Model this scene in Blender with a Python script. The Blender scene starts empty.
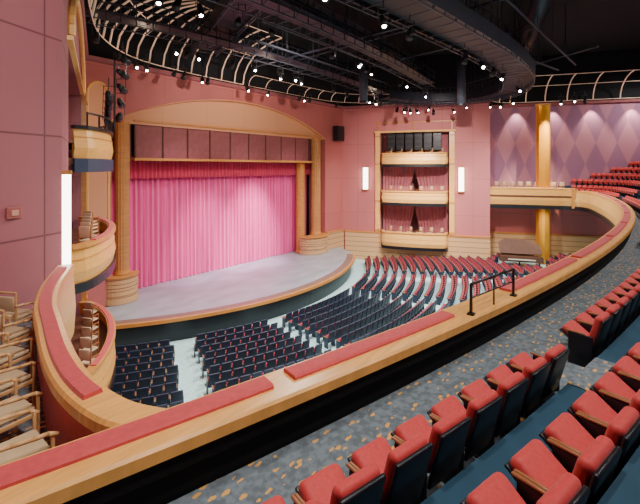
import bpy, bmesh, math, random
from mathutils import Vector, Matrix
random.seed(4)
S=bpy.context.scene
COL=S.collection
EYE=7.0
K=1.5      # final scale, scene units -> metres
SC=.72     # human sized furniture in scene units
# ------------------------------------------------------------ materials
def newmat(name):
    m=bpy.data.materials.new(name); m.use_nodes=True
    nt=m.node_tree; b=nt.nodes['Principled BSDF']
    return m,nt,b
def N(nt,t,**k):
    n=nt.nodes.new(t)
    for a,v in k.items(): setattr(n,a,v)
    return n
def mat(name,c,rough=.6,metal=0,var=.12,scale=3,stretch=(1,1,1),emit=0,spec=None,sheen=0):
    m,nt,b=newmat(name)
    tc=N(nt,'ShaderNodeTexCoord'); mp=N(nt,'ShaderNodeMapping'); mp.inputs['Scale'].default_value=stretch
    no=N(nt,'ShaderNodeTexNoise'); no.inputs['Scale'].default_value=scale; no.inputs['Detail'].default_value=4
    cr=N(nt,'ShaderNodeValToRGB')
    cr.color_ramp.elements[0].position=.3; cr.color_ramp.elements[1].position=.7
    cr.color_ramp.elements[0].color=(*[x*(1-var) for x in c],1)
    cr.color_ramp.elements[1].color=(*[min(1,x*(1+var)) for x in c],1)
    L=nt.links.new
    L(tc.outputs['Object'],mp.inputs['Vector']);L(mp.outputs[0],no.inputs['Vector']);L(no.outputs[0],cr.inputs[0]);L(cr.outputs[0],b.inputs['Base Color'])
    b.inputs['Roughness'].default_value=rough; b.inputs['Metallic'].default_value=metal
    if spec is not None: b.inputs['Specular IOR Level'].default_value=spec
    if sheen: b.inputs['Sheen Weight'].default_value=sheen
    if emit:
        b.inputs['Emission Color'].default_value=(*c,1); b.inputs['Emission Strength'].default_value=emit
    return m
def wallmat(name,c,c2,d,bw,bh,mort=.012,off=0.0):
    m,nt,b=newmat(name); L=nt.links.new
    tc=N(nt,'ShaderNodeTexCoord')
    dp=N(nt,'ShaderNodeVectorMath',operation='DOT_PRODUCT'); dp.inputs[1].default_value=d
    L(tc.outputs['Object'],dp.inputs[0])
    sx=N(nt,'ShaderNodeSeparateXYZ'); L(tc.outputs['Object'],sx.inputs[0])
    cb=N(nt,'ShaderNodeCombineXYZ'); L(dp.outputs['Value'],cb.inputs[0]); L(sx.outputs[2],cb.inputs[1])
    br=N(nt,'ShaderNodeTexBrick'); br.offset=off
    br.inputs['Scale'].default_value=1; br.inputs['Brick Width'].default_value=bw; br.inputs['Row Height'].default_value=bh
    br.inputs['Mortar Size'].default_value=mort; br.inputs['Mortar Smooth'].default_value=.2
    br.inputs['Color1'].default_value=(*c,1); br.inputs['Color2'].default_value=(*[x*.93 for x in c],1); br.inputs['Mortar'].default_value=(*c2,1)
    L(cb.outputs[0],br.inputs['Vector']); L(br.outputs['Color'],b.inputs['Base Color'])
    b.inputs['Roughness'].default_value=.65
    return m
def diamondmat(name,c1,c2,d,w,h):
    m,nt,b=newmat(name); L=nt.links.new
    tc=N(nt,'ShaderNodeTexCoord')
    dp=N(nt,'ShaderNodeVectorMath',operation='DOT_PRODUCT'); dp.inputs[1].default_value=d
    L(tc.outputs['Object'],dp.inputs[0])
    sx=N(nt,'ShaderNodeSeparateXYZ'); L(tc.outputs['Object'],sx.inputs[0])
    def M(op,a,bb):
        n=N(nt,'ShaderNodeMath',operation=op)
        for i,v in enumerate((a,bb)):
            if v is None: continue
            if isinstance(v,(int,float)): n.inputs[i].default_value=v
            else: L(v,n.inputs[i])
        return n.outputs[0]
    fx=M('ABSOLUTE',M('SUBTRACT',M('FRACT',M('DIVIDE',dp.outputs['Value'],w),None),.5),None)
    fz=M('ABSOLUTE',M('SUBTRACT',M('FRACT',M('DIVIDE',sx.outputs[2],h),None),.5),None)
    mr=N(nt,'ShaderNodeMapRange'); L(M('ADD',fx,fz),mr.inputs[0]); mr.inputs[1].default_value=.46; mr.inputs[2].default_value=.54
    mx=N(nt,'ShaderNodeMix',data_type='RGBA'); L(mr.outputs[0],mx.inputs[0]); mx.inputs[6].default_value=(*c1,1); mx.inputs[7].default_value=(*c2,1)
    L(mx.outputs[2],b.inputs['Base Color']); b.inputs['Roughness'].default_value=.7
    return m
def carpetmat(name,base,fleck,scale,thr,dark=.35,rnd=1.0):
    m,nt,b=newmat(name); L=nt.links.new
    tc=N(nt,'ShaderNodeTexCoord')
    mp=N(nt,'ShaderNodeMapping'); mp.inputs['Scale'].default_value=(1,2.3,1); mp.inputs['Rotation'].default_value=(0,0,.5)
    L(tc.outputs['Object'],mp.inputs[0])
    no=N(nt,'ShaderNodeTexNoise'); no.inputs['Scale'].default_value=24
    vo=N(nt,'ShaderNodeTexVoronoi'); vo.inputs['Scale'].default_value=scale; vo.inputs['Randomness'].default_value=rnd; L(mp.outputs[0],vo.inputs['Vector']); L(tc.outputs['Object'],no.inputs[0])
    ad=N(nt,'ShaderNodeMath',operation='MULTIPLY_ADD'); L(no.outputs[0],ad.inputs[0]); ad.inputs[1].default_value=.6; L(vo.outputs['Distance'],ad.inputs[2])
    n2=N(nt,'ShaderNodeTexNoise'); n2.inputs['Scale'].default_value=scale*2.2; L(tc.outputs['Object'],n2.inputs['Vector'])
    c2=N(nt,'ShaderNodeValToRGB'); c2.color_ramp.elements[0].position=.40; c2.color_ramp.elements[1].position=.60
    c2.color_ramp.elements[0].color=(*[x*dark for x in base],1); c2.color_ramp.elements[1].color=(*base,1); L(n2.outputs[0],c2.inputs[0])
    cr=N(nt,'ShaderNodeMapRange'); cr.inputs[1].default_value=thr; cr.inputs[2].default_value=thr+.03; cr.inputs[3].default_value=1; cr.inputs[4].default_value=0
    L(ad.outputs[0],cr.inputs[0])
    mx=N(nt,'ShaderNodeMix',data_type='RGBA'); L(cr.outputs[0],mx.inputs[0])
    L(c2.outputs[0],mx.inputs[6]); mx.inputs[7].default_value=(*fleck,1)
    L(mx.outputs[2],b.inputs['Base Color']); b.inputs['Roughness'].default_value=.95
    return m
DR=(.375,-.927,0)
PK=(.58,.175,.18); PKD=(.34,.09,.10)
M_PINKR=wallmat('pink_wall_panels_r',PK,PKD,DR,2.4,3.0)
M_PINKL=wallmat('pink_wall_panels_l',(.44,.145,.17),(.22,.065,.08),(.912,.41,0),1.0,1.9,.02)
M_PINKP=wallmat('pink_wall_panels_p',(.53,.145,.14),PKD,(1,0,0),2.4,3.0)
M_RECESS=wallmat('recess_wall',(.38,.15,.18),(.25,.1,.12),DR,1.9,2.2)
M_PEACH=wallmat('peach_tympanum',(.74,.35,.19),(.60,.28,.15),(1,0,0),3.0,9.0)
M_WAIN=wallmat('tan_wainscot',(.74,.44,.22),(.38,.19,.08),DR,50,.42,.03)
M_WAINP=wallmat('tan_wainscot_p',(.62,.36,.17),(.30,.15,.07),(1,0,0),50,.42,.03)
M_DIA=diamondmat('diamond_wall',(.46,.19,.26),(.31,.135,.235),DR,1.5,3.6)
M_GOLD=mat('honey_maple_wood',(.60,.26,.06),.38,0,.14,2,(1,1,8))
M_COLW=mat('amber_column_wood',(.52,.24,.08),.3,0,.12,2,(1,1,6))
M_RAIL=mat('honey_wood_cap',(.86,.43,.11),.30,0,.14,3,(1,9,1))
M_GOLDB=mat('bright_gilded_wood',(.88,.50,.15),.35,0,.08,2,(1,1,6))
M_GOLDH=mat('honey_orange_wood',(.76,.38,.09),.35,0,.10,2,(1,1,6))
M_GOLDC=mat('gold_leaf_column',(.95,.46,.05),.28,.6,.04,2,(1,1,.3))
M_DARKW=mat('dark_wood',(.13,.05,.03),.4)
M_RED=mat('coral_red_plush',(.62,.045,.046),.62,0,.1,30,sheen=.15)
M_REDP=mat('red_rail_pad',(.58,.055,.065),.7,0,.1,20,sheen=.2)
M_BLACK=mat('black_shell',(.008,.009,.015),.4)
M_BLKM=mat('black_metal',(.015,.015,.018),.35,.3)
M_PARA=mat('black_parapet',(.008,.008,.009),.7,spec=.2)
M_NAVY=mat('navy_back',(.014,.022,.055),.5)
M_NAVP=mat('navy_side_panel',(.022,.035,.075),.5)
M_OREDC=mat('orchestra_red_cushion',(.46,.055,.085),.85,0,.15,20)
M_ARM=mat('seat_arm_wood',(.34,.13,.05),.35)
M_ARMD=mat('dark_arm_wood',(.30,.15,.07),.35)
M_LWOOD=mat('light_chair_wood',(.66,.38,.16),.4)
M_MAROON=mat('maroon_panel',(.29,.085,.095),.7)
M_CURT=mat('magenta_velour',(.82,.080,.31),.75,0,.12,1.5,(3,3,.2),sheen=.5)
M_VAL=mat('crimson_valance',(.60,.040,.11),.8,0,.1,2,sheen=.1)
M_DRAPE=mat('dusty_burgundy_drape',(.44,.14,.17),.8,0,.1,2)
M_STAGE=mat('grey_blue_stage_deck',(.36,.39,.44),.32,0,.16,.7,(1,2,1))
M_APRON=mat('apron_brown',(.24,.14,.11),.4)
M_CEIL=mat('black_ceiling',(.006,.006,.010),.9)
M_CAT=mat('catwalk_steel',(.016,.017,.030),.5,.3)
M_DUCT=mat('grey_duct',(.05,.055,.08),.5,.2)
M_DUCT2=mat('dark_duct',(.022,.024,.038),.5,.2)
M_CREAM_GLOW=mat('cream_lattice_glow',(.90,.62,.45),.5,emit=.18)  # faint emission stands in for light falling on the ribs
M_WHITE=mat('glowing_diffuser',(1,.93,.8),.5,0,.02,emit=9)
M_LENS=mat('glowing_lens',(1,.95,.9),.5,0,.02,emit=45)
M_OLIVE=mat('cream_tan_upholstery',(.62,.47,.27),.85)
M_BEIGE=mat('beige_upholstery',(.66,.48,.30),.85)
M_CARP=carpetmat('leaf_carpet',(.19,.235,.27),(.80,.41,.10),7.0,.52,.65,.7)
M_OCARP=carpetmat('aqua_carpet',(.58,.86,.86),(.44,.68,.67),5,.3,.8)
M_TEAL=mat('dark_teal_carpet',(.012,.060,.11),.8)
# ------------------------------------------------------------ mesh builder
class MB:
    def __init__(s): s.v=[];s.f=[];s.m=[];s.mats=[]
    def mi(s,m):
        if m not in s.mats: s.mats.append(m)
        return s.mats.index(m)
    def add(s,vs,fs,m):
        o=len(s.v); s.v+= [tuple(p) for p in vs]; k=s.mi(m)
        for f in fs: s.f.append([i+o for i in f]); s.m.append(k)
    def quad(s,a,b,c,d,m): s.add([a,b,c,d],[(0,1,2,3)],m)
    def box(s,c,sz,m,mtx=None,bev=0,seg=2):
        bm=bmesh.new(); bmesh.ops.create_cube(bm,size=1)
        for v in bm.verts: v.co=Vector((v.co.x*sz[0],v.co.y*sz[1],v.co.z*sz[2]))
        if bev: bmesh.ops.bevel(bm,geom=bm.edges[:]+bm.verts[:],offset=bev,segments=seg,affect='EDGES',profile=.5)
        T=Matrix.Translation(c)@(mtx.to_4x4() if mtx else Matrix())
        bm.verts.index_update()
        s.add([T@v.co for v in bm.verts],[[v.index for v in f.verts] for f in bm.faces],m); bm.free()
    def cyl(s,a,b,r,m,n=10,r2=None):
        a=Vector(a);b=Vector(b);r2=r if r2 is None else r2
        d=(b-a).normalized(); x=d.orthogonal().normalized(); y=d.cross(x)
        vs=[]
        for p,rr in ((a,r),(b,r2)):
            for i in range(n):
                t=2*math.pi*i/n; vs.append(p+x*math.cos(t)*rr+y*math.sin(t)*rr)
        fs=[(i,(i+1)%n,n+(i+1)%n,n+i) for i in range(n)]+[tuple(range(n))[::-1],tuple(range(n,2*n))]
        s.add(vs,fs,m)
    def sweep(s,path,prof,m,closed=True,cap=True):
        n=len(path);k=len(prof);vs=[]
        for i,p in enumerate(path):
            a=path[max(0,i-1)];b=path[min(n-1,i+1)]
            tx,ty=b[0]-a[0],b[1]-a[1];l=math.hypot(tx,ty) or 1;tx/=l;ty/=l
            z0=p[2] if len(p)>2 else 0
            for o,z in prof: vs.append((p[0]-ty*o,p[1]+tx*o,z+z0))
        fs=[]
        kk=k if closed else k-1
        for i in range(n-1):
            for j in range(kk):
                j2=(j+1)%k; fs.append((i*k+j,(i+1)*k+j,(i+1)*k+j2,i*k+j2))
        if closed and cap: fs+= [tuple(range(k)),tuple(range((n-1)*k,n*k))[::-1]]
        s.add(vs,fs,m)
    def prism(s,pts,z0,z1,m,mside=None):
        n=len(pts); vs=[(p[0],p[1],z0) for p in pts]+[(p[0],p[1],z1) for p in pts]
        s.add(vs,[tuple(range(n))[::-1],tuple(range(n,2*n))],m)
        s.add(vs,[(i,(i+1)%n,n+(i+1)%n,n+i) for i in range(n)],mside or m)
    def tube(s,pts,r,m,n=6):
        for i in range(len(pts)-1): s.cyl(pts[i],pts[i+1],r,m,n)
    def mesh(s,name,smooth=False):
        me=bpy.data.meshes.new(name); me.from_pydata(s.v,[],s.f)
        for m in s.mats: me.materials.append(m)
        me.polygons.foreach_set('material_index',s.m)
        bm=bmesh.new(); bm.from_mesh(me); bmesh.ops.recalc_face_normals(bm,faces=bm.faces[:]); bm.to_mesh(me); bm.free()
        if smooth: 
            for p in me.polygons: p.use_smooth=True
        me.update(); return me
def ob(name,me,parent=None,loc=(0,0,0),rz=0,**props):
    o=bpy.data.objects.new(name,me); COL.objects.link(o)
    o.location=loc; o.rotation_euler=(0,0,rz)
    if parent: o.parent=parent
    for k,v in props.items(): o[k]=v
    return o
def struct(name,mb,label,cat='wall'):
    return ob(name,mb.mesh(name),kind='structure',label=label,category=cat)
def thing(name,parts,label,cat,loc=(0,0,0),rz=0,group=None,kind=None,sc=1):
    e=ob(name,None,None,loc,rz,label=label,category=cat); e.empty_display_size=.2; e.scale=(sc,sc,sc)
    if group: e['group']=group
    if kind: e['kind']=kind
    for p in parts:
        c=ob(p[0],p[1],e)
        if len(p)>2 and p[2]: c['label']=p[2]
    return e
def single(name,me,label,cat,loc=(0,0,0),rz=0,group=None,kind=None,sc=1):
    o=ob(name,me,None,loc,rz,label=label,category=cat); o.scale=(sc,sc,sc)
    if group:o['group']=group
    if kind:o['kind']=kind
    return o
def spline(pts,n=8):
    out=[]
    P=[pts[0]]+list(pts)+[pts[-1]]
    for i in range(1,len(P)-2):
        for j in range(n):
            t=j/n; q=[]
            for a in range(len(pts[0])):
                p0,p1,p2,p3=P[i-1][a],P[i][a],P[i+1][a],P[i+2][a]
                q.append(.5*(2*p1+(p2-p0)*t+(2*p0-5*p1+4*p2-p3)*t*t+(3*p1-p0-3*p2+p3)*t**3))
            out.append(tuple(q))
    out.append(tuple(pts[-1])); return out
# ------------------------------------------------------------ camera
VX,VY=.777,.63
cam=bpy.data.cameras.new('camera'); co=bpy.data.objects.new('camera',cam); COL.objects.link(co)
co.location=(0,0,EYE); co.rotation_euler=(math.radians(90),0,-math.atan2(VX,VY))
cam.lens=22.5; cam.sensor_width=36; cam.shift_y=-85/640; cam.clip_start=.05; cam.clip_end=300
S.camera=co
def proj(x,y,z):
    d=x*VX+y*VY; r=x*VY-y*VX
    if d<.3: return None
    return 320+r/d*400,167-(z-EYE)/d*400,d
# ------------------------------------------------------------ frames
CX=17.6
def PR(t,o,z=None):
    p=(29.2+.375*t-.927*o,21-.927*t-.375*o); return p if z is None else (*p,z)
def PL(t,o,z=None):
    p=(7.8-.375*t+.927*o,21-.927*t-.375*o); return p if z is None else (*p,z)
def Yr(x): return .45+.00826*(x-CX)**2
WT=12.4
def fz(x,y):
    R=math.hypot(x-17.4,y-31); return -1.15+.035*max(0,R-17.6)
# ------------------------------------------------------------ floor orchestra
mb=MB(); nx,ny=40,24; vs=[];fs=[]
for j in range(ny+1):
    for i in range(nx+1):
        x=-4+50*i/nx;y=-8+29*j/ny; vs.append((x,y,fz(x,y)))
for j in range(ny):
    for i in range(nx): a=j*(nx+1)+i; fs.append((a,a+1,a+nx+2,a+nx+1))
mb.add(vs,fs,M_OCARP)
struct('floor',mb,'raked auditorium floor with pale aqua carpet','floor')
# ------------------------------------------------------------ stage
C0=(17.4,31.0); RS=15.9
def arc(R,a0,a1,n=40): return [(C0[0]+R*math.sin(math.radians(a0+(a1-a0)*i/n)),C0[1]-R*math.cos(math.radians(a0+(a1-a0)*i/n))) for i in range(n+1)]
edge=arc(RS,-38,36)
mb=MB(); mb.prism(edge+[(28.3,20.85),(26.5,20.85),(26.5,23.2),(9.2,23.2),(9.2,20.85),(8.1,20.85)],-.12,0,M_STAGE,M_DARKW)
st=mb.mesh('deck')
nose=MB(); nose.sweep(edge,[(-.08,-.14),(.08,-.14),(.08,.015),(-.08,.015)],M_GOLD)
fa=MB(); fa.prism(arc(RS-.25,-38,36)+[(28.2,20.8),(8.2,20.8)],-1.25,-.13,M_BLACK)
band=MB(); band.sweep(arc(RS-.35,-38,36),[(-.24,.0),(.24,.0),(.24,.004),(-.24,.004)],M_APRON)
thing('stage',[('deck',st),('edge_nosing',nose.mesh('edge_nosing')),('fascia',fa.mesh('fascia')),('inlay_band',band.mesh('inlay_band'))],
  'curved thrust stage with grey mauve deck and wooden nosing','stage')
# ------------------------------------------------------------ proscenium wall
YP=21.0
def archz(x):
    h=8.75; r=2.0; R=(h*h+r*r)/(2*r); dx=x-17.85
    return 9.35+ (math.sqrt(max(0,R*R-dx*dx))-(R-r))
xl,xr=9.1,26.6
mb=MB(); mb.quad((7.8,YP,-1.3),(xl,YP,-1.3),(xl,YP,WT),(7.8,YP,WT),M_PINKP); mb.quad((xl,YP,-.1),(xl,YP+1.8,-.1),(xl,YP+1.8,9.6),(xl,YP,9.6),M_PINKP)
struct('wall_stage',mb,'pink proscenium return wall')
mb=MB(); mb.quad((xr,YP,-1.3),(29.2,YP,-1.3),(29.2,YP,WT),(xr,YP,WT),M_PINKP); mb.quad((xr,YP,-.1),(xr,YP+1.8,-.1),(xr,YP+1.8,9.6),(xr,YP,9.6),M_PINKP)
struct('wall_stage.001',mb,'pink proscenium return wall')
mb=MB(); n=30
for i in range(n):
    a=xl+(xr-xl)*i/n;b=xl+(xr-xl)*(i+1)/n
    mb.quad((a,YP,archz(a)),(b,YP,archz(b)),(b,YP,WT),(a,YP,WT),M_PINKP)
    mb.quad((a,YP,archz(a)),(b,YP,archz(b)),(b,YP+.25,archz(b)),(a,YP+.25,archz(a)),M_GOLD)
    mb.quad((a,YP+.25,9.3),(b,YP+.25,9.3),(b,YP+.25,archz(b)+.01),(a,YP+.25,archz(a)+.01),M_PEACH)
mb.quad((xl,YP+.7,7.3),(10.45,YP+.7,7.3),(10.45,YP+.7,9.6),(xl,YP+.7,9.6),M_MAROON)
mb.quad((24.9,YP+.7,7.3),(xr,YP+.7,7.3),(xr,YP+.7,9.6),(24.9,YP+.7,9.6),M_MAROON)
struct('wall_stage_arch',mb,'pink wall with flat peach segmental arch panel')
mb=MB(); mb.tube([(xl+(xr-xl)*i/40,YP-.01,archz(xl+(xr-xl)*i/40)+.02) for i in range(41)],.04,M_PEACH,8)
struct('trim_1',mb,'slim wooden moulding following the stage arch','trim')
fr=MB(); X0,X1=10.5,24.9
fr.box(((X0+X1)/2,YP+.35,9.5),(X1-X0+.3,.4,.08),M_GOLD); fr.box(((X0+X1)/2,YP+.35,7.42),(X1-X0+.3,.5,.14),M_GOLD)
fr.box(((X0+X1)/2,YP+.5,8.45),(X1-X0,.1,2.0),M_DARKW)
NP=9; pw=(X1-X0)/NP
hd=thing('proscenium_header',[('frame',fr.mesh('frame'))],'maroon panelled header in wooden frame above stage curtain','header')
mu=MB(); mu.box((0,0,0),(.05,.12,2.0),M_DARKW); mume=mu.mesh('mullion')
for i in range(NP+1): ob('mullion',mume,hd,(X0+i*pw,YP+.42,8.45))
pm=MB(); pm.box((0,0,0),(pw-.10,.1,1.94),M_MAROON,bev=.02); pme=pm.mesh('panel')
for i in range(NP): ob('panel',pme,hd,(X0+(i+.5)*pw,YP+.42,8.45))
def column(x,y,z0,z1,r,label,flutes=16,grp='gilded stage columns',m=None):
    m=m or M_COLW
    sh=MB(); n=flutes*2; vs=[]
    for z in (z0,z1):
        for i in range(n):
            rr=r*(1 if i%2 else .95); t=2*math.pi*i/n; vs.append((rr*math.cos(t),rr*math.sin(t),z))
    fs=[(i,(i+1)%n,n+(i+1)%n,n+i) for i in range(n)]+[tuple(range(n)),tuple(range(n,2*n))]
    sh.add(vs,fs,m)
    cp=MB(); cp.cyl((0,0,z1-.02),(0,0,z1+.12),r*1.08,M_GOLD,24)
    bs=MB(); bs.cyl((0,0,z0-.02),(0,0,z0+.2),r*1.18,M_GOLD,24,r*1.05)
    thing('column',[('shaft',sh.mesh('shaft')),('capital',cp.mesh('capital')),('base',bs.mesh('base'))],label,'column',(x,y,0),0,grp)
column(9.75,21.25,1.46,9.25,.36,'tall round gilded column framing the stage curtain')
column(25.65,21.25,1.46,9.25,.40,'tall round gilded column framing the stage curtain')
column(24.45,21.9,.04,7.25,.36,'round wooden column beside the stage curtain',m=M_GOLD)
for cx,w in ((9.65,.95),(25.25,1.45)):
    p=MB(); pts=[(cx+w*math.cos(math.radians(a)),21.4+w*.9*math.sin(math.radians(a))) for a in range(180,361,12)]
    for k in range(4): p.prism([(cx+(a-cx)*(1 if k%2==0 else .97),21.4+(b-21.4)*(1 if k%2==0 else .97)) for a,b in pts],.02+k*.34,.02+(k+1)*.34-.03,M_WAINP)
    cpm=MB(); cpm.prism([(cx+(a-cx)*1.04,21.4+(b-21.4)*1.04) for a,b in pts],1.35,1.41,M_GOLD); p.prism([(cx+(a-cx)*.94,21.4+(b-21.4)*.94) for a,b in pts],.02,1.35,M_DARKW)
    thing('column_plinth',[('drum',p.mesh('drum')),('cap',cpm.mesh('cap'))],'rounded tan banded plinth under a gilded column','plinth',group='column plinths')
mb=MB(); mb.box((27.85,20.9,.1),(2.4,.16,2.6),M_WAINP); mb.box((27.85,20.88,1.44),(2.4,.22,.08),M_GOLD); struct('trim_2',mb,'tan wainscot beside stage','trim')
def drape(x0,x1,y,z0,z1,amp,per,m,step=.04):
    d=MB(); n=int((x1-x0)/step); vs=[]
    zs=[z0+(z1-z0)*k/6 for k in range(7)]
    for z in zs:
        for i in range(n+1):
            x=x0+(x1-x0)*i/n
            ph=2*math.pi*x/per+1.2*math.sin(x*1.7)
            vs.append((x,y+amp*math.sin(ph)+amp*.35*math.sin(ph*2.3+z*.3)+amp*.5*math.sin(x*2.1),z))
    fs=[(k*(n+1)+i,k*(n+1)+i+1,(k+1)*(n+1)+i+1,(k+1)*(n+1)+i) for k in range(6) for i in range(n)]
    d.add(vs,fs,m); return d.mesh('drape',True)
cme=drape(9.6,26.0,22.6,.02,7.3,.10,.36,M_CURT,.03)
vme=drape(9.6,26.0,22.2,6.35,7.6,.07,.26,M_VAL)
thing('stage_curtain',[('drape',cme,'lit magenta pleated drape'),('valance',vme,'crimson gathered valance')],'closed magenta velour house curtain with crimson valance','curtain')
mb=MB(); mb.quad((7,23.3,-.1),(29,23.3,-.1),(29,23.3,WT),(7,23.3,WT),M_BLACK); struct('wall_backstage',mb,'black wall behind the stage curtain')
# ------------------------------------------------------------ side walls with tower recess
TA=3.35; TBR=9.05; TBL=11.0; ZA,ZB=.3,9.9
def sidewall(P,mp,tend,TB):
    mb=MB()
    q=lambda t0,t1,z0,z1,m,o=0: mb.quad(P(t0,o,z0),P(t1,o,z0),P(t1,o,z1),P(t0,o,z1),m)
    q(0,TA,-1.3,WT,mp); q(TB,tend,-1.3,WT,mp); q(TA,TB,-1.3,ZA,mp); q(TA,TB,ZB,WT,mp)
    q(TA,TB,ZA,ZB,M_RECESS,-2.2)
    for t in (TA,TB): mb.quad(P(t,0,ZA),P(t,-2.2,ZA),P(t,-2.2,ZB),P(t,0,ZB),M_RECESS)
    mb.quad(P(TA,0,ZB),P(TB,0,ZB),P(TB,-2.2,ZB),P(TA,-2.2,ZB),M_MAROON)
    mb.quad(P(TA,0,ZA),P(TB,0,ZA),P(TB,-2.2,ZA),P(TA,-2.2,ZA),M_MAROON)
    return mb
mr=sidewall(PR,M_PINKR,12.2,TBR)
a=PR(12.2,0); b=(36.5,10.8); c=(44.5,10.8-.927/.375*8)
struct('wall_right',mr,'splayed pink panelled house wall with box tower recess')
mb=MB(); mb.quad((*a,-1.3),(*b,-1.3),(*b,WT),(*a,WT),M_PINKR); struct('wall_right_return',mb,'pink return wall behind the side box')
mb=MB(); mb.quad((*b,3.7),(*c,3.7),(*c,WT),(*b,WT),M_DIA); struct('wall_right_rear',mb,'rose and plum diamond patterned side wall')
mb=MB(); mb.quad((*b,-1.3),(*c,-1.3),(*c,3.7),(*b,3.7),M_PINKR); struct('wall_right_lower',mb,'pink lower side wall under the balcony')
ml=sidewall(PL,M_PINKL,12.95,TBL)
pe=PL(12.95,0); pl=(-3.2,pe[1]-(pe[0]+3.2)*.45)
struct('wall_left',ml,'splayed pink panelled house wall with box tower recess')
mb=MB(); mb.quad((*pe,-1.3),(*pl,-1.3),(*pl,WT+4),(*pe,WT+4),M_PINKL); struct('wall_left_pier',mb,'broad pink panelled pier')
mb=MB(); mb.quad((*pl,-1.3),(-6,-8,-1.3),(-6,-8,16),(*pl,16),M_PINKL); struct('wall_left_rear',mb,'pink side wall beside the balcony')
mb=MB(); mb.quad((-6,-8,-1.3),(46,-8,-1.3),(46,-8,16),(-6,-8,16),M_MAROON); struct('wall_rear',mb,'maroon rear auditorium wall')
mb=MB(); up=[PL(12.95,-.3),(7.5,21.2),(29.5,21.2),PR(12.2,-.3),(36.8,11),c]
for i in range(len(up)-1): mb.quad((*up[i],WT),(*up[i+1],WT),(*up[i+1],16.5),(*up[i],16.5),M_CEIL)
struct('wall_upper',mb,'black upper walls above cornice')
mb=MB(); mb.quad((-8,-9,16.5),(47,-9,16.5),(47,24,16.5),(-8,24,16.5),M_CEIL); struct('ceiling',mb,'black open technical ceiling','ceiling')
for i,pth in enumerate(([PR(12.2,0),PR(0,0)],[c,b],[(29.2,21),(7.8,21)],[PL(0,0),PL(12.95,0)])):
    mb=MB(); mb.sweep(pth,[(-.02,WT-.25),(.18,WT-.2),(.22,WT),(-.02,WT)],M_MAROON)
    struct('trim_%d'%(6+i),mb,'dark cornice at the top of the house wall','trim')
mb=MB()
for pth in ([PR(12.2,0),PR(.2,0)],[c,b]):
    mb.sweep(pth,[(0,-1.3),(.12,-1.3),(.12,1.25),(0,1.25)],M_WAIN)
    mb.sweep(pth,[(0,1.25),(.18,1.25),(.18,1.36),(0,1.36)],M_GOLD)
struct('baseboard_right',mb,'tan banded wainscot along the house wall','wainscot')
mb=MB()
mb.sweep([PL(.2,0),PL(12.9,0)],[(0,-1.3),(.12,-1.3),(.12,.25),(0,.25)],M_WAIN)
struct('baseboard_left',mb,'tan banded wainscot along the house wall','wainscot')
ang=math.atan2(.45,1)
pl_=MB(); pl_.box((0,-.02,0),(.26,.04,.2),mat('alarm_plate',(.45,.13,.12),.4),None,.012); le=MB(); le.box((0,-.05,0),(.12,.03,.1),mat('alarm_lens',(.7,.35,.3),.2),None,.01)
thing('fire_alarm',[('plate',pl_.mesh('plate')),('lens',le.mesh('lens'))],'small reddish alarm plate fixed to the pink pier','alarm',(2.05,9.0-(2.94-2.05)*.45-.02,6.2),ang)
px,py=PR(14.3,.8)
M_PIA=mat('brown_piano',(.12,.055,.035),.6,spec=.25)
pm=MB(); pm.prism([(-1.5,-.5),(1.5,-.5),(1.5,.1),(.6,.65),(-.4,.7),(-1.5,.5)],.5,.9,M_PIA)
ld=MB(); ld.prism([(-1.5,-.0),(1.5,-.0),(1.4,.9),(.4,1.3),(-1.1,1.3),(-1.5,1.0)],-.03,.03,M_PIA)
R_=Matrix.Translation((0,-.1,1.05))@Matrix.Rotation(math.radians(48),4,'X')
ld.v=[tuple(R_@Vector(v)) for v in ld.v]
lg_=[]
for q in ((-1.25,-.3),(1.25,-.3),(0,.45)):
    l=MB(); l.cyl((q[0],q[1],0),(q[0],q[1],.5),.07,M_BLKM,8); lg_.append(('leg',l.mesh('leg')))
kb=MB(); kb.box((0,-.56,.7),(1.9,.12,.06),mat('ivory_keys',(.8,.75,.65),.4))
thing('grand_piano',[('body',pm.mesh('body')),('lid',ld.mesh('lid'),'raised polished dark lid'),('keyboard',kb.mesh('keyboard'))]+lg_,'dark brown grand piano with raised lid near the side wall','piano',(px,py,fz(px,py)),math.radians(-68))
PIANO=(px,py)
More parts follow.
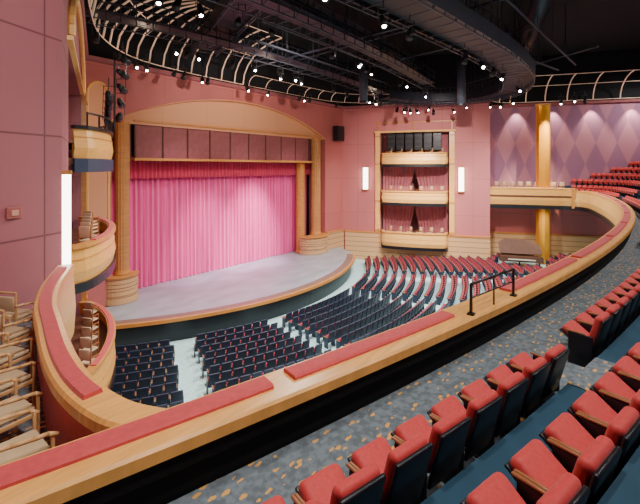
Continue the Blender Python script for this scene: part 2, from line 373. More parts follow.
# ------------------------------------------------------------ tower boxes
rot0=Matrix.Rotation(math.radians(22),3,'Z')
def tower(P,rev,TB):
    levels=[(7.25,8.2),(4.0,5.0),(.35,1.55)]
    def fp(tb,top):
        pts=[]; n=32
        for i in range(n+1):
            s=i/n; t=TA+.15+(tb-TA-.3)*s; w=math.sin(math.pi*s) if 0<s<1 else 0
            o=(.95*w**.16+.06*w) if rev else (1.0*w**.5 if top else 1.05*w**.55)
            pts.append(P(t,max(o,0)))
        return pts[::-1] if rev else pts
    for li,(z0,z1) in enumerate(levels):
        top=(not rev and li==0)
        tb_=9.2 if top else (TB if rev else 10.6)
        pts=fp(tb_,top); FM=M_GOLDB if rev else M_GOLDH
        fpn=MB(); fpn.sweep(pts,[(-.05,z0),(.03,z0),(.10,z0+.3),(.02,z1-.1),(-.05,z1-.1)],FM)
        for k in range(1,3): fpn.sweep(pts,[(0,z0+k*.3),(.115-.02*k,z0+k*.3),(.115-.02*k,z0+k*.3+.03),(0,z0+k*.3+.03)],M_GOLD)
        cp=MB(); cp.sweep(pts,[(-.14,z1-.1),(.10,z1-.1),(.10,z1),(-.14,z1)],M_RAIL if rev else (M_BLKM if top else M_GOLD))
        sl=MB(); back=[P(TB-.15,-2.1),P(TA+.15,-2.1)]
        if rev: back=back[::-1]
        sl.prism(pts+back,z0-.16,z0,M_DARKW)
        md=MB(); md.sweep(pts,[(-.1,z0-(.4 if top else .24)),(.10,z0-(.4 if top else .24)),(.10,z0-.0),(-.1,z0)],M_NAVP if top else M_BLACK)
        sm=MB(); sm.prism(pts[1:-1]+back,z1-.52,z1-.45,M_DARKW)
        parts=[('front_panel',fpn.mesh('front_panel')),('cap_rail',cp.mesh('cap_rail')),('floor_slab',sl.mesh('floor_slab')),('raised_floor',sm.mesh('raised_floor')),('base_moulding',md.mesh('base_moulding'))]
        if not rev and not top:
            pd=MB(); pd.sweep(pts[3:-3],[(-.1,z1),(.05,z1),(.05,z1+.03),(-.1,z1+.03)],M_REDP); parts.append(('rail_pad',pd.mesh('rail_pad')))
        if top:
            rr=MB(); rr.sweep(pts[4:-1],[(.02,z1+.35),(.06,z1+.35),(.06,z1+.4),(.02,z1+.4)],M_BLKM)
            for q in pts[4:-1:3]: rr.box((q[0]+.04,q[1],z1+.2),(.04,.04,.42),M_BLKM)
            parts.append(('guard_bar',rr.mesh('guard_bar'),'black metal guard bar'))
        thing('theatre_box',parts,['upper','middle','lowest'][li]+' bow-fronted gilded box on the wall tower','theatre box',group='bow-fronted tower boxes')
        zt=(9.9 if li==0 else levels[li-1][0]-.2)-.05; zt=min(zt,9.85); zb=z1-.42
        tm=(TA+TB)/2
        for ta,tb,sg in ((TA+.08,tm,0),(tm,TB-.08,1)):
            cb=MB(); n=90; vs=[]
            for z,kk in ((zb,.86),(zb+(zt-zb)*.35,.88),(zb+(zt-zb)*.7,.96),(zt,1.0)):
                for i in range(n+1):
                    s=i/n
                    t=(ta+(tb-ta)*s*kk) if sg==0 else (tb-(tb-ta)*s*kk)
                    vs.append(P(t,-.8+.05*math.sin(s*60),z))
            cb.add(vs,[(k*(n+1)+i,k*(n+1)+i+1,(k+1)*(n+1)+i+1,(k+1)*(n+1)+i) for k in range(3) for i in range(n)],M_DRAPE)
            single('box_curtain',cb.mesh('box_curtain',True),'dusty burgundy drape inside a theatre box','curtain',group='theatre box drapes')
    for t in ((TA-.22,TB+.22) if rev else (TA-.22,)):
        pm=MB(); path=[P(t-.2,.0),P(t+.2,0)]
        if rev: path=path[::-1]
        pm.sweep(path,[(.01,1.4),(.2,1.4),(.2,9.94),(.01,9.94)],M_GOLDB if rev else M_COLW)
        prt=[('shaft',pm.mesh('shaft'))]
        for z in (1.5,4.0,7.2,9.6):
            gr=MB(); gr.sweep([P(t-.22,0),P(t+.22,0)][::-1] if rev else [P(t-.22,0),P(t+.22,0)],[(.01,z),(.24,z),(.24,z+.12),(.01,z+.12)],M_GOLD); prt.append(('band',gr.mesh('band')))
        thing('pilaster',prt,'gilded square pilaster flanking the box tower','pilaster',group='tower pilasters')
    cm=MB(); path=[P(TA-.5,0),P(TB+.5,0)]; path=path[::-1] if rev else path
    if rev:
        cm.sweep(path,[(0,9.95),(.3,9.95),(.34,10.1),(0,10.1)],M_GOLDB)
        for t in (TA-.22,(TA+TB)/2,TB+.22):
            q=[P(t+.05,0),P(t-.05,0)]; cm.sweep(q,[(.01,10.1),(.08,10.1),(.08,10.8),(.01,10.8)],M_GOLD)
        cm.sweep(path,[(0,10.8),(.12,10.8),(.12,10.88),(0,10.88)],M_GOLD)
    else:
        cm.sweep(path,[(0,9.95),(.12,9.95),(.12,10.05),(0,10.05)],M_GOLDB)
        tc_=(TA+TB)/2; w_=(TB-TA)/2+.3
        arcpts=[P(tc_+w_*math.cos(math.pi*i/24),.08,10.1+1.9*math.sin(math.pi*i/24)) for i in range(25)]
        cm.tube(arcpts,.09,M_GOLDB)
    struct('trim_4' if rev else 'trim_5',cm,'gilded cornice moulding over the box tower','trim')
tower(PR,True,TBR); tower(PL,False,TBL)
mb=MB(); cx_,w_=8.45,.5
arc_=[(cx_+w_*math.cos(math.pi*i/16),YP-.03,10.6+.6*math.sin(math.pi*i/16)) for i in range(17)]
mb.tube([(cx_+w_,YP-.03,2.0)]+arc_+[(cx_-w_,YP-.03,2.0)],.07,M_GOLDB)
mb.add([(cx_+w_,YP-.02,2.0)]+[(p[0],YP-.02,p[2]) for p in arc_]+[(cx_-w_,YP-.02,2.0)],[tuple(range(19))],M_PEACH)
struct('trim_10',mb,'tall warm arched niche moulding beside the stage','trim')
# ------------------------------------------------------------ seats
def rot(ax,deg): return Matrix.Rotation(math.radians(deg),3,ax)
sh=MB(); sh.box((0,-.262,.54),(.455,.045,.58),M_BLACK,rot('X',15),.021,3); SH=sh.mesh('back_shell',True)
cu=MB(); cu.box((0,-.205,.62),(.44,.10,.50),M_RED,rot('X',15),.049,5)
cu.box((0,-.27,.815),(.43,.10,.10),M_RED,rot('X',15),.049,5); CU=cu.mesh('back_cushion',True)
se=MB(); se.box((0,.06,.45),(.42,.12,.44),M_RED,rot('X',-56),.059,5); SE=se.mesh('seat_cushion',True)
sp=MB(); sp.box((0,.11,.40),(.41,.03,.41),M_BLACK,rot('X',-56),.012); SPN=sp.mesh('seat_pan',True)
def armm(x):
    a=MB(); a.box((x,.03,.57),(.034,.28,.024),M_ARM,None,.011); return a.mesh('armrest',True)
def legm(x):
    a=MB(); a.box((x,-.04,.285),(.036,.34,.55),M_BLACK,None,.015); a.box((x,-.05,.015),(.07,.36,.03),M_BLKM,None,.01); return a.mesh('leg',True)
AL,AR,LL,LR=armm(-.27),armm(.27),legm(-.27),legm(.27)
def bigseat(x,y,z,rz,label,grp):
    thing('theatre_chair',[('back_shell',SH),('back_cushion',CU),('seat_cushion',SE),('seat_pan',SPN),('armrest',AL),('armrest',AR),('leg',LL),('leg',LR)],label,'theatre chair',(x,y,z),rz,grp,sc=SC)
so=MB()
so.box((0,-.25,.62),(.46,.07,.64),M_NAVY,rot('X',12),.033,2)
so.box((0,-.19,.63),(.38,.06,.46),M_OREDC,rot('X',12),.025,1)
so.box((0,-.0,.48),(.40,.10,.34),M_OREDC,rot('X',-14),.03,1)
so.box((0,.075,.42),(.42,.03,.34),M_NAVY,rot('X',-14))
for x in (-.25,.25):
    so.box((x,-.02,.60),(.04,.34,.03),M_ARMD); so.box((x,-.07,.30),(.03,.30,.58),M_NAVY)
SO=so.mesh('orchestra_chair')
def hid(x,y,z):
    for i in range(1,60):
        s=i/60
        if s*y-Yr(s*x)>.2: return EYE+(z-EYE)*s<5.12
    return True
secs=[(-39,-27.4),(-25.2,-12.2),(-9.8,9.8),(12.2,25.2),(27.4,41)]
cand=[]; OS=.82
for r in range(26):
    R=16.95+.66*r
    for a0,a1 in secs:
        n=int(math.radians(a1-a0)*R/.43)
        for i in range(n):
            a=math.radians((a0+a1)/2)+(i-(n-1)/2)*.43/R
            x=17.4+R*math.sin(a); y=31-R*math.cos(a)
            if y>9.7 and x>29.2+.4045*(21-y)-.7: continue
            if x<7.8-.4045*(21-y)+.6 or x>35.3+.4045*(9.7-y): continue
            if math.hypot(x-PIANO[0],y-PIANO[1])<2.0 or math.hypot(x-36.1,y-6.3)<.9: continue
            p=proj(x,y,fz(x,y)+.6)
            if not p or not(-10<p[0]<655): continue
            if hid(x,y,fz(x,y)+.68): continue
            cand.append((p[2],x,y,math.atan2(-(17.4-x),31-y)))
cand.sort()
print('orchestra',len(cand))
for d,x,y,rz in cand[:300]:
    single('orchestra_chair',SO,'navy-backed auditorium chair with red cushion and wooden arms','theatre chair',(x,y,fz(x,y)),rz,'orchestra seating rows',sc=OS)
if len(cand)>300:
    rest=MB()
    src=[tuple(v.co) for v in SO.vertices]; sf=[list(p.vertices) for p in SO.polygons]; smi=[p.material_index for p in SO.polygons]
    for m in SO.materials: rest.mi(m)
    for d,x,y,rz in cand[300:]:
        c_,s_=math.cos(rz)*OS,math.sin(rz)*OS; o=len(rest.v); z=fz(x,y)
        rest.v+=[(x+c_*v[0]-s_*v[1],y+s_*v[0]+c_*v[1],z+v[2]*OS) for v in src]
        for f,k in zip(sf,smi): rest.f.append([q+o for q in f]); rest.m.append(k)
    single('orchestra_seating',rest.mesh('orchestra_seating'),'distant rows of navy and red auditorium seats','theatre seats',kind='stuff')
# ------------------------------------------------------------ balcony
BF=4.72; T1=1.32; TW=.85
def zrow(r): return BF if r==0 else BF+.27+.47*(r-1)
railp=[(x,Yr(x)) for x in [-3.4+ i*.4 for i in range(96)]]
tail=spline([(34.6,Yr(34.6)),(35.4,3.2),(35.95,3.8),(36.05,4.8),(35.6,6.1),(34.9,8.0),(34.2,9.9)],5)
mainrail=railp+tail[1:13]; boxrail=tail[12:]
def rail(path,name,label,panels=False):
    dz=.16 if panels else 0
    cap=MB(); cap.sweep(path,[(-.21,5.10+dz),(.21,5.10+dz),(.21,5.18+dz),(.19,5.2+dz),(-.19,5.2+dz),(-.21,5.18+dz)],M_RAIL)
    par=MB(); par.sweep(path,[(-.08,4.3),(.13,4.3),(.13,5.1+dz),(-.17,5.1+dz),(-.17,4.98),(-.08,4.9)],M_PARA)
    fas=MB(); fas.sweep(path,[(.13,4.0),(.2,4.0),(.26,4.4),(.17,5.1+dz),(.13,5.1+dz)],M_GOLDH if panels else M_GOLDB)
    lo=MB(); lo.sweep(path,[(-.1,3.7),(.26,3.7),(.26,3.98),(-.1,3.98)],M_BLACK)
    parts=[('cap_rail',cap.mesh('cap_rail')),('parapet',par.mesh('parapet'),'black inner parapet'),('fascia',fas.mesh('fascia')),('base_moulding',lo.mesh('base_moulding'))]
    if panels:
        md=MB(); md.sweep(path,[(.13,4.62),(.27,4.62),(.27,4.76),(.13,4.76)],M_DARKW); parts.append(('moulding',md.mesh('moulding')))
        p=path[0]; en=MB(); en.box((p[0],p[1],4.6),(.55,.3,1.55),M_GOLD,None,.03); parts.append(('end_post',en.mesh('end_post')))
    thing(name,parts,label,'railing')
rail(mainrail,'balcony_railing','long curved balcony railing with honey wood cap and black parapet')
rail(boxrail,'side_box_railing','gilded front of the side box with dark moulding',True)
ext=[(x,Yr(x)) for x in [-4.5+i*.5 for i in range(78)]]+tail[1:17]
bf=MB()
bf.sweep(ext,[(-T1,BF-.3),(-.09,BF-.3),(-.09,BF),(-T1,BF)],M_CARP)
for k in range(9):
    o0=-T1-TW*k; z=zrow(k+1)
    bf.sweep(ext if k<3 else ext[:84],[(o0-TW,z-.7),(o0,z-.7),(o0,z),(o0-TW,z)],M_TEAL)
struct('floor_balcony',bf,'stepped balcony floor with leaf patterned carpet and dark teal treads','floor')
asz=[(4.6,5.35),(13.4,14.2),(21.0,21.8),(30.2,31.0)]
for a0,a1 in asz:
    am=MB(); pth=[(a0+(a1-a0)*i/6,Yr(a0+(a1-a0)*i/6)) for i in range(7)]
    for k in range(7):
        o0=-T1-TW*k; z=zrow(k+1); zp=zrow(k)
        am.sweep(pth,[(o0-TW,z),(o0,z),(o0,z+.012),(o0-TW,z+.012)],M_CARP)
        am.sweep(pth,[(o0,zp),(o0+.3,zp),(o0+.3,(z+zp)/2),(o0,(z+zp)/2)],M_CARP)
    struct('floor_aisle',am,'carpeted balcony aisle steps with leaf pattern','steps')
mb=MB(); mb.sweep(ext[:84],[(-10,3.6),(-.15,3.7),(-.15,4.3),(-10,4.3)],M_BLACK); struct('trim_3',mb,'dark balcony underside slab','slab')
def pad(path,o0,o1,z,label='red padded cushion strip on balcony cap rail'):
    m=MB(); m.sweep(path,[(o0,z),(o1,z),(o1+.0,z+.02),(o1-.02,z+.035),(o0+.02,z+.035),(o0,z+.02)],M_REDP)
    single('railing_cushion',m.mesh('railing_cushion'),label,'cushion',group='balcony railing cushions')
for x0,x1 in [(-3,2.3),(2.5,4.75),(6.2,9.1),(9.35,12.5),(12.75,15.9),(16.15,19.3),(19.55,22.7),(22.95,26.1),(26.35,29.5),(29.75,32.9)]:
    n=max(6,int((x1-x0)/.25)); pad([(x0+(x1-x0)*i/n,Yr(x0+(x1-x0)*i/n)) for i in range(n+1)],-.05,.14,5.2)
gx=[4.95,5.5,6.05]; gp=[(x,Yr(x)-.13) for x in gx]; parts=[]
for i,p in enumerate(gp):
    g=MB(); w=.03 if i!=1 else .018
    g.box((p[0],p[1],5.385),(w,w,.37),M_BLKM); 
    if i!=1: g.box((p[0],p[1],5.21),(.08,.08,.02),M_BLKM)
    parts.append(('post',g.mesh('post')))
for z,r in ((5.57,.017),(5.4,.010)):
    g=MB(); g.cyl((*gp[0],z),(*gp[2],z),r,M_BLKM); parts.append(('bar',g.mesh('bar')))
thing('guard_rail',parts,'black metal safety rail mounted on the balcony cap','guard rail')
sections=[(.95,4.5),(5.35,13.3),(14.3,20.9),(21.9,30.1),(31.1,44)]
cnt=0; far=[]; R0=1.08; R1=1.92
def rp(x,off):
    t=2*.00826*(x-CX); l=math.hypot(1,t); return (x+t/l*off, Yr(x)-off/l)
for r in range(9):
    z=zrow(r)
    for (x0,x1) in sections[:4]:
        far_=x0>14
        off=(.72 if far_ else R0) if r==0 else (1.62 if far_ else R1)+TW*(r-1)
        x=x0-.4
        while x<x1+.8:
            t=2*.00826*(x-CX); l=math.hypot(1,t)
            px,py=rp(x,off)
            p=proj(px,py,z+.55)
            if x0<px<x1 and p and p[0]<700 and p[2]>1.0:
                rz=math.atan2(t,1)
                if p[2]<12: bigseat(px,py,z,rz,'red plush folding chair with black shell and wooden arms','balcony seating rows')
                else: far.append((p[2],px,py,z,rz))
                cnt+=1
            x+=(.36 if far_ else .405)/l
    base=[(x,Yr(x)) for x in [31.3+i*.3 for i in range(12)]]+tail[1:15]
    off=.7 if r==0 else 1.62+TW*(r-1)
    acc=0; nb=len(base); prev=None
    for i in range(nb-1):
        for j in range(10):
            f=j/10; bx_=base[i][0]+(base[i+1][0]-base[i][0])*f; by_=base[i][1]+(base[i+1][1]-base[i][1])*f
            a0_=base[max(0,i-1)]; a1_=base[min(nb-1,i+1)]; a2_=base[min(nb-1,i+2)]
            tx=(a1_[0]-a0_[0])*(1-f)+(a2_[0]-base[i][0])*f; ty=(a1_[1]-a0_[1])*(1-f)+(a2_[1]-base[i][1])*f
            l=math.hypot(tx,ty); tx/=l; ty/=l
            px,py=bx_+ty*off,by_-tx*off
            if prev: acc+=math.hypot(px-prev[0],py-prev[1])
            prev=(px,py)
            if acc<.36: continue
            acc=0
            p=proj(px,py,z+.55)
            if p and p[0]<700 and py<5.3 and px<36.5+.4045*(10.8-py)-.3 and (r<4 or py<3.2):
                far.append((p[2],px,py,z,math.atan2(ty,tx))); cnt+=1
print('balcony seats',cnt,len(far))
sb=MB()
sb.box((0,-.25,.58),(.48,.05,.52),M_BLACK,rot('X',12),.02,1)
sb.box((0,-.2,.66),(.46,.12,.5),M_RED,rot('X',12),.03,1)
sb.box((0,-.0,.52),(.44,.12,.40),M_RED,rot('X',-14),.03,1)
for x in (-.25,.25):
    sb.box((x,-.02,.60),(.05,.36,.04),M_ARM); sb.box((x,-.07,.30),(.04,.26,.58),M_BLACK)
SB=sb.mesh('balcony_chair')
far.sort(key=lambda q:(proj(q[1],q[2],q[3])[0]>650,q[0]))
for _,px,py,z,rz in far[:300]:
    single('balcony_chair',SB,'red plush balcony chair on stepped tier','theatre chair',(px,py,z),rz,'far balcony seating rows',sc=.64)
# ------------------------------------------------------------ side box chairs
bc=MB(); bc.box((0,0,.44),(.44,.42,.07),M_BEIGE,None,.02); BCs=bc.mesh('seat',True)
bc=MB(); bc.box((0,-.2,.76),(.42,.05,.40),M_BEIGE,rot('X',8),.02); BCb=bc.mesh('backrest',True)
bc=MB()
for x in (-.2,.2):
    for y in (-.19,.19): bc.box((x,y,.22),(.035,.035,.44),M_ARM)
    bc.box((x*1.1,-.0,.64),(.04,.4,.035),M_ARM); bc.box((x*1.1,.18,.53),(.035,.035,.22),M_ARM); bc.box((x*1.1,-.2,.6),(.035,.035,.6),M_ARM)
BCf=bc.mesh('frame')
def boxchair(x,y,z,rz,grp,sc=SC,lab='beige upholstered chair with wooden frame in a box'):
    thing('box_chair',[('seat',BCs),('backrest',BCb),('frame',BCf)],lab,'chair',(x,y,z),rz,grp,sc=sc)
sl=MB(); 
sl.prism([(p[0]+.05,p[1]) for p in tail[16:]]+[(36.3,10.6),(38.0,6.2),(37.6,5.3)],4.75,4.95,M_CARP)
struct('floor_side_box',sl,'carpeted side box floor','floor')
for i in range(9):
    s=i/8; x=35.95+(34.55-35.95)*s+.35; y=5.1+(9.6-5.1)*s
    if abs(y-6.3)<.45: continue
    boxchair(x,y,4.95,math.radians(68),'side box chairs',.9)
column(36.15,6.3,fz(36,6)+.02,11.9,.52,'tall gilded column rising past the side box',8,'house columns',M_GOLDC)
for (z0,z1) in ((7.25,8.2),(4.0,5.0),(.35,1.55)):
    for i in range(6):
        t=TA+.8+i*.84
        x,y=PR(t,.4); boxchair(x,y,z1-.45,math.radians(60),'tower box chairs',.88)
    if z1>8: continue
    for i in range(6):
        t=TA+1.4+i*.9
        x,y=PL(t,.4); boxchair(x,y,z1-.45,math.radians(-60),'tower box chairs',.82)
# ------------------------------------------------------------ near loge
lg=spline([(1.50,2.72),(1.36,3.1),(1.33,3.7),(1.42,4.4),(1.62,5.3),(1.84,6.2),(2.22,7.2),(2.8,8.35)],6)[::-1]
lgf=[(p[0],p[1]) for p in lg]
cap=MB(); cap.sweep(lgf,[(-.14,5.08),(.14,5.08),(.14,5.16),(.12,5.19),(-.12,5.19),(-.14,5.16)],M_RAIL)
par=MB(); par.sweep(lgf,[(-.09,4.2),(.09,4.2),(.09,5.08),(-.09,5.08)],M_REDP)
fas=MB(); fas.sweep(lgf,[(.09,3.9),(.13,3.9),(.16,4.4),(.12,5.08),(.09,5.08)],M_GOLDB)
pd=MB(); pd.sweep(lgf[2:-9],[(-.08,5.19),(.07,5.19),(.06,5.225),(-.07,5.225)],M_REDP)
thing('loge_railing',[('cap_rail',cap.mesh('cap_rail')),('parapet',par.mesh('parapet')),('fascia',fas.mesh('fascia')),('rail_pad',pd.mesh('rail_pad'))],'curving loge railing with honey wood cap and red pad','railing')
lf=MB(); lf.prism(lgf[:-7]+[(1.25,3.1),(-3.0,Yr(-3)+.2),(-3.0,5.8),(2.5,8.5)],3.9,4.45,M_CARP); struct('floor_loge',lf,'leaf patterned carpet floor of the side loge','floor')
a=MB(); a.box((0,.0,.45),(.46,.44,.06),M_OLIVE,None,.025,3); LS=a.mesh('seat',True)
a=MB(); a.box((0,-.23,.72),(.42,.04,.28),M_OLIVE,rot('X',8),.018,3); LB=a.mesh('backrest',True)
def larm(x):
    a=MB(); pts=[(x,-.26,.70),(x*1.04,-.12,.685),(x*1.08,.05,.665),(x*1.06,.18,.65),(x*1.0,.26,.60)]
    a.tube(pts,.022,M_LWOOD,8); return a.mesh('armrest',True)
LA1,LA2=larm(-.27),larm(.27)
def lleg(x,y,h):
    a=MB(); a.box((x,y,h/2),(.032,.032,h),M_LWOOD,None,.006,1); return a.mesh('leg')
LG=[lleg(-.27,.22,.62),lleg(.27,.22,.62),lleg(-.25,-.24,.93),lleg(.25,-.24,.93)]
a=MB(); a.box((0,-.25,.93),(.54,.035,.04),M_LWOOD,rot('X',8),.012); LT=a.mesh('top_rail',True)
a=MB(); a.box((0,.22,.40),(.54,.025,.05),M_LWOOD,None,.006); a.box((-.265,-.01,.40),(.025,.46,.05),M_LWOOD,None,.006); a.box((.265,-.01,.40),(.025,.46,.05),M_LWOOD,None,.006); LAP=a.mesh('apron',True)
for x,y,rz in [(1.78,7.25,-62),(1.50,6.5,-68),(1.30,5.8,-72),(1.14,5.12,-76),(1.00,4.45,-82),(.92,3.75,-90)]:
    thing('armchair',[('seat',LS),('backrest',LB),('top_rail',LT),('apron',LAP),('armrest',LA1),('armrest',LA2)]+[('leg',m) for m in LG],'slim wooden armchair with cream tan upholstery beside loge railing','chair',(x,y,4.45),math.radians(rz),'loge armchairs',sc=.80)
# ------------------------------------------------------------ wall sconces
def sconce(P,t,z0,z1,rev,o=.0,w=.2):
    path=lambda w:[P(t-w,o),P(t+w,o)][::-1] if rev else [P(t-w,o),P(t+w,o)]
    d=MB(); d.sweep(path(w),[(.1,z0),(.26,z0),(.26,z1),(.1,z1)],M_WHITE)
    f=MB(); f.sweep(path(w+.05),[(0,z0-.1),(.1,z0-.1),(.1,z1+.1),(0,z1+.1)],M_GOLD)
    f.sweep(path(w+.02),[(.1,z0-.08),(.28,z0-.08),(.28,z0),(.1,z0)],M_GOLD); f.sweep(path(w+.02),[(.1,z1),(.28,z1),(.28,z1+.08),(.1,z1+.08)],M_GOLD)
    thing('wall_sconce',[('diffuser',d.mesh('diffuser')),('frame',f.mesh('frame'))],'tall glowing wall sconce in a wooden frame','wall light',group='tall wall sconces')
sconce(PR,2.06,5.05,6.95,True); sconce(PR,10.0,5.0,6.95,True); sconce(PL,12.76,5.0,6.85,False,o=-.12,w=.12)
# ------------------------------------------------------------ ceiling rig
def catwalk(path,z,w,label,deep=.7,solid=False):
    wk=MB(); wk.sweep(path,[(-w/2,z),(w/2,z),(w/2,z+.06),(-w/2,z+.06)],M_CAT)
    if solid:
        wk.sweep(path,[(w/2-.04,z-.15),(w/2+.04,z-.15),(w/2+.04,z+.45),(w/2-.04,z+.45)],M_CAT)
        wk.sweep(path,[(-w/2-.04,z-.15),(-w/2+.04,z-.15),(-w/2+.04,z+.45),(-w/2-.04,z+.45)],M_DUCT)
    hr=MB(); n=len(path)
    def off(i,o):
        a=path[max(0,i-1)];b=path[min(n-1,i+1)];tx,ty=b[0]-a[0],b[1]-a[1];l=math.hypot(tx,ty)
        return (path[i][0]-ty/l*o,path[i][1]+tx/l*o)
    for s in (-1,1):
        for h in (-.3,deep*.5,deep):
            hr.sweep(path,[(s*w/2-.02,z+h),(s*w/2+.02,z+h),(s*w/2+.02,z+h+.04),(s*w/2-.02,z+h+.04)],M_DUCT if h<0 else M_CAT)
    for i in range(0,n-1,1):
        for s in (-1,1):
            a=off(i,s*w/2); b=off(i+1,s*w/2)
            hr.cyl((*a,z-.3),(*a,z+deep),.022,M_CAT,4)
            hr.cyl((*a,z-.3),(*b,z+deep) if i%2 else (*b,z+.0),.016,M_DUCT,4)
        hr.cyl((*off(i,-w/2),z-.28),(*off(i,w/2),z-.28),.018,M_DUCT,4)
        if i%4==0: hr.cyl((*path[i],z),(*path[i],16.45),.02,M_CAT,4)
    thing('lighting_catwalk',[('walkway',wk.mesh('walkway')),('handrail',hr.mesh('handrail'))],label,'catwalk',group='ceiling catwalks')
cwA=spline([(2,6.8),(8,6.2),(14,5.6),(20,5.2),(25.0,5.6),(28.8,7.2),(30.3,10.0),(29.3,13.0),(26.0,15.0)],8)
cwB=spline([(3,11),(10,10.4),(18,10.6),(26,11.5)],10)
cwC=spline([(6,16.5),(12,15.6),(20,15.6),(28,16.3)],10)
cwD=spline([(8.0,7.2),(10,11.2),(13.2,19.0)],10)
catwalk(cwA,12.1,1.6,'broad curved black lighting catwalk hung from the ceiling',.8,True)
catwalk(cwB,12.7,.9,'straight black truss catwalk over the seats')
catwalk(cwC,12.9,.8,'black truss catwalk in front of the stage')
catwalk(cwD,13.5,1.3,'heavy black cross catwalk under the ceiling',.7,True)
def duct(a,b,r,label,m_=None):
    m=MB(); m.cyl(a,b,r,m_ or M_DUCT,16); parts=[('pipe',m.mesh('pipe',True))]
    n=int((Vector(b)-Vector(a)).length/3)
    for i in range(n+1):
        k=MB(); p=Vector(a).lerp(Vector(b),i/max(1,n)); d=(Vector(b)-Vector(a)).normalized()*.05; k.cyl(p-d,p+d,r*1.06,M_CAT,16); parts.append(('collar',k.mesh('collar')))
    thing('ventilation_duct',parts,label,'duct',group='ceiling ducts')
duct((10.5,8.2,14.9),(24,8.9,14.9),.45,'large round dark duct below the ceiling',M_DUCT2)
duct((13,13.4,14.9),(29,13.8,14.9),.38,'round dark duct crossing the ceiling',M_DUCT2)
duct((19,3.2,14.5),(33,7.5,14.5),.42,'large round dark duct below the ceiling',M_DUCT2)
duct((22,14.2,11.2),(22,14.2,14.4),.28,'short vertical grey duct')
duct((27,9.6,11.2),(27,9.6,15.0),.28,'short vertical grey duct')
for (a,b) in [((12,13,13.4),(27,13.0,13.4)),((16,4,13.3),(17,19,13.3)),((22,4,13.9),(24,18,13.9)),((27,2,13.7),(33,12,13.7)),((12,4.4,13.5),(30,3.4,13.5)),((14,18,13.9),(28,18,13.9)),((13,14.5,13.1),(26,14.6,13.1)),((19,7,14.2),(20,18,14.2)),((14,7.4,13.1),(29,4.2,13.1))]:
    m=MB(); m.cyl(a,b,.05,M_DUCT,8)
    for i in range(1,6):
        p=Vector(a).lerp(Vector(b),i/6); m.cyl(p,(p.x,p.y,16.45),.02,M_DUCT,5)
    single('lighting_batten',m.mesh('lighting_batten'),'long dark steel pipe batten hung by drop rods','pipe',group='ceiling pipe battens')
LB_='row of cream curved pipe ribs springing from the wall top'
def ribs(path,z,w,label,rise,every,r=.035,rails=(0,3,6)):
    n=len(path); parts=[]
    def off(i,o):
        a=path[max(0,i-1)];b=path[min(n-1,i+1)];tx,ty=b[0]-a[0],b[1]-a[1];l=math.hypot(tx,ty)
        return (path[i][0]+ty/l*o,path[i][1]-tx/l*o)
    prof=[(w*(1-math.cos(math.pi/2*k/6)),rise*math.sin(math.pi/2*k/6)) for k in range(7)]
    for k in rails:
        o,dz=prof[k]
        m=MB(); m.tube([(*off(i,o),z+dz) for i in range(n)],r*.7,M_CREAM_GLOW,5); parts.append(('rail',m.mesh('rail')))
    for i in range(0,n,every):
        rg=MB(); rg.tube([(*off(i,o),z+dz) for o,dz in prof],r*1.3,M_CREAM_GLOW,5); parts.append(('rib',rg.mesh('rib')))
    thing('ceiling_lattice',parts,label,'lattice',group='cream ceiling lattices')
ribs(spline([(4.4,11.6),(5.7,14.8),(7.4,17.9),(9.9,20.0),(13.5,20.7),(17.5,20.8)],8),12.5,3.6,LB_,2.4,2,.034)
ribs(spline([(18.0,20.8),(23,20.7),(27.0,20.2),(29.6,18.0),(31.4,14)],8),12.5,.7,LB_,.6,3,.02,(0,6))
ribs(spline([(34.5,10.0),(36.6,9.2),(38.2,6.0),(40.0,1.5),(42,-3)],8),12.5,2.4,LB_,1.7,3,.034)
# spotlights
a=MB(); a.cyl((0,0,0),(0,.42,0),.11,M_BLKM,12,.14); a.cyl((0,-.12,0),(0,0,0),.08,M_BLKM,12,.11); LBODY=a.mesh('housing',True)
a=MB(); a.cyl((0,.421,0),(0,.435,0),.07,M_LENS,12); LLENS=a.mesh('lens')
a=MB(); a.box((-.17,.12,.14),(.02,.04,.34),M_BLKM); a.box((.17,.12,.14),(.02,.04,.34),M_BLKM); a.box((0,.12,.31),(.36,.04,.02),M_BLKM); a.cyl((0,.12,.31),(0,.12,.62),.02,M_BLKM,6); LYOKE=a.mesh('yoke')
def spot(x,y,z,rz,tilt,lit=True):
    e=ob('stage_light',None,None,(x,y,z),0,label='black theatrical spotlight hanging with glowing lens' if lit else 'black theatrical spotlight hanging unlit',category='spotlight',group='hanging stage lights')
    e.scale=(.85,.85,.85)
    h=ob('housing',LBODY,e); h.rotation_euler=(tilt,0,rz)
    if lit:
        l=ob('lens',LLENS,e); l.rotation_euler=(tilt,0,rz)
    k=ob('yoke',LYOKE,e); k.rotation_euler=(0,0,rz)
def along(path,step,z,lit=.6,start=.5):
    acc=start; st=step
    for i in range(len(path)-1):
        seg=math.hypot(path[i+1][0]-path[i][0],path[i+1][1]-path[i][1]); m=max(1,int(seg/.2))
        for j in range(m):
            acc+=seg/m
            if acc>st:
                acc=0; st=step*random.choice((.3,.35,.9,1.5,2.6)); f=j/m
                x=path[i][0]+(path[i+1][0]-path[i][0])*f; y=path[i][1]+(path[i+1][1]-path[i][1])*f
                u=proj(x,y,z)
                if not u or u[0]<-20 or u[0]>660 or u[1]<-15: continue
                spot(x,y,z,random.uniform(-.5,.5)+math.atan2(x,-y),-random.uniform(.6,1.1),random.random()<lit)
along(cwA,1.5,11.35,.6); along(cwB,1.4,11.9,.5); along(cwC,1.2,12.1,.5)
along(spline([(9,18.9),(17.5,19.4),(27,18.6)],16),1.1,12.0,.6)
along(spline([(29.6,17),(31.0,13),(32.6,8.5),(35.2,1)],12),1.8,11.9,.5)
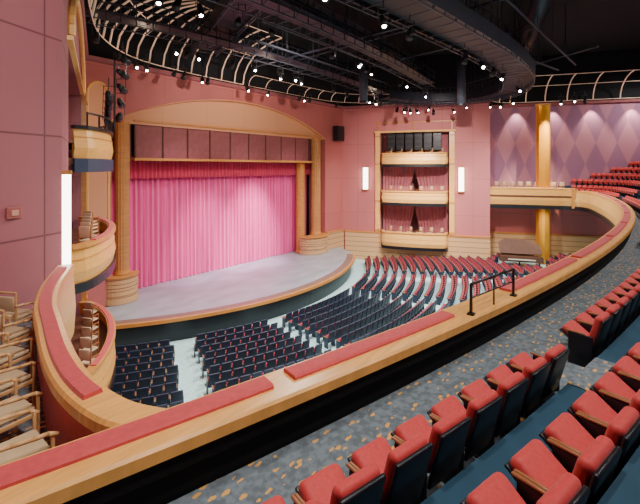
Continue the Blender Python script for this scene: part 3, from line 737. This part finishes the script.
bm_=MB(); bx,by=PL(7.6,1.1); bm_.cyl((bx,by,8.2),(bx,by,10.8),.035,M_BLKM)
single('lighting_boom',bm_.mesh('lighting_boom'),'vertical black lighting pipe above a theatre box','pipe')
for k in range(5): spot(bx+.12,by-.1,8.7+k*.48,math.radians(-20-15*k),-.3,False)
for k in range(5):
    x,y=PL(4.8+k*.9,.9); spot(x,y,8.85+.1*k,math.radians(-30),-.4,False)
for k in range(6):
    m=MB(); x,y=PR(TA+.95+.76*k,.15); m.box((0,0,0),(.5,.68,1.45),M_BLKM,rot('Z',22),.04)
    for q in (-.4,.05,.5): m.box((-.27,-.11,q),(.03,.5,.06),M_DUCT,rot('Z',22))
    single('loudspeaker',m.mesh('loudspeaker'),'black loudspeaker cabinet racked above the top box','loudspeaker',(x,y,9.12),0,'tower loudspeakers')
m=MB(); m.box((0,0,0),(1.0,.5,1.3),M_BLKM,None,.03); m.box((0,-.26,0),(.85,.03,1.15),M_BLACK)
single('loudspeaker',m.mesh('loudspeaker'),'black loudspeaker mounted on pink wall','loudspeaker',(28.0,20.6,9.9),0,'tower loudspeakers')
# ------------------------------------------------------------ lights
def lamp(kind,loc,target,energy,color=(1,.95,.88),size=.05,angle=140,blend=1):
    l=bpy.data.lights.new('lamp',kind); l.energy=energy*K*K; l.color=color
    o=bpy.data.objects.new('lamp',l); COL.objects.link(o); o.location=loc
    d=Vector(target)-Vector(loc); o.rotation_euler=d.to_track_quat('-Z','Y').to_euler()
    if kind=='SPOT': l.spot_size=math.radians(angle); l.spot_blend=blend; l.shadow_soft_size=size*K
    else: l.shadow_soft_size=size*K
    return o
G=1.65
for x,y,e in [(10,9,2600),(17,9,3000),(25,8,3200),(31,6,2500),(12,14,1800),(23,13.5,2500)]:
    lamp('SPOT',(x,y,11.8),(x+.01,y,0),e*G,(1,.97,.93),.05,140)
for x in (13,18,22.5):
    lamp('SPOT',(x,16.8,11.8),(x,22.6,1.2),750*G,(1,.78,.95),.05,58)
lamp('SPOT',(19.8,15.5,11.5),(19.6,22.6,1.7),16000,(1,.88,1),.05,34)
lamp('SPOT',(15.5,15.5,11.5),(15.8,22.6,1.1),7000,(1,.86,1),.05,34)
for x,y,e in [(2.5,-2.5,800),(9,-4,900),(18,-5,1300),(29,-3,1700),(38,-2,1100)]:
    lamp('SPOT',(x,y,14.2),(x+1,y+4,4),e*G,(1,.93,.86),.3,150)
lamp('SPOT',(1,0,13),(1.5,9,7),1150*G,(1,.9,.86),.3,120)
lamp('SPOT',(3,1.5,13),(3.2,1.2,4),900,(1,.90,.8),.3,90)
lamp('SPOT',(22,8,11.8),(31.5,15,5),4400*G,(1,.86,.76),.05,80)
lamp('SPOT',(26,12.5,11.6),(31.2,14.8,4.6),4200*G,(1,.76,.48),.05,48)
lamp('SPOT',(16,10,12.0),(5.5,15,4),2200*G,(1,.84,.72),.05,80)
lamp('SPOT',(14,12,11.9),(17.5,21,10.5),1500*G,(1,.85,.72),.05,110)
lamp('SPOT',(11,15.5,12.0),(7.5,19,9),700,(1,.82,.6),.05,70)  # spot added to brighten the left arched recess
for t in (14.6,17.4,20.2,23.0):
    x,y=36.5+.375*(t-12.2)-.5,10.8-.927*(t-12.2)-.2
    lamp('SPOT',(x,y,12.2),(x+.42,y+.17,9.5),800,(1,.80,.60),.06,70,.7)
lamp('SPOT',(34.6,5.2,11.9),(36.1,6.3,8.5),8000,(1,.80,.42),.05,42)
lamp('SPOT',(34.4,5.6,4.0),(36.1,6.3,1.0),400,(1,.8,.5),.05,80)
for x,y in [(9,17.5),(17.5,18.6),(27,16.5),(34,7.5),(8,12)]:  # point lamps added to light the dim cream ribs overhead
    lamp('POINT',(x,y,12.2),(0,0,0),60,(1,.75,.5),.04)
w=bpy.data.worlds.new('world'); S.world=w; w.use_nodes=True
w.node_tree.nodes['Background'].inputs[0].default_value=(.55,.45,.5,1); w.node_tree.nodes['Background'].inputs[1].default_value=.15
# ------------------------------------------------------------ bring the whole hall to metres
for o in COL.objects:
    if o.parent is None:
        o.location=o.location*K
        if o.type not in ('LIGHT','CAMERA'): o.scale=o.scale*K
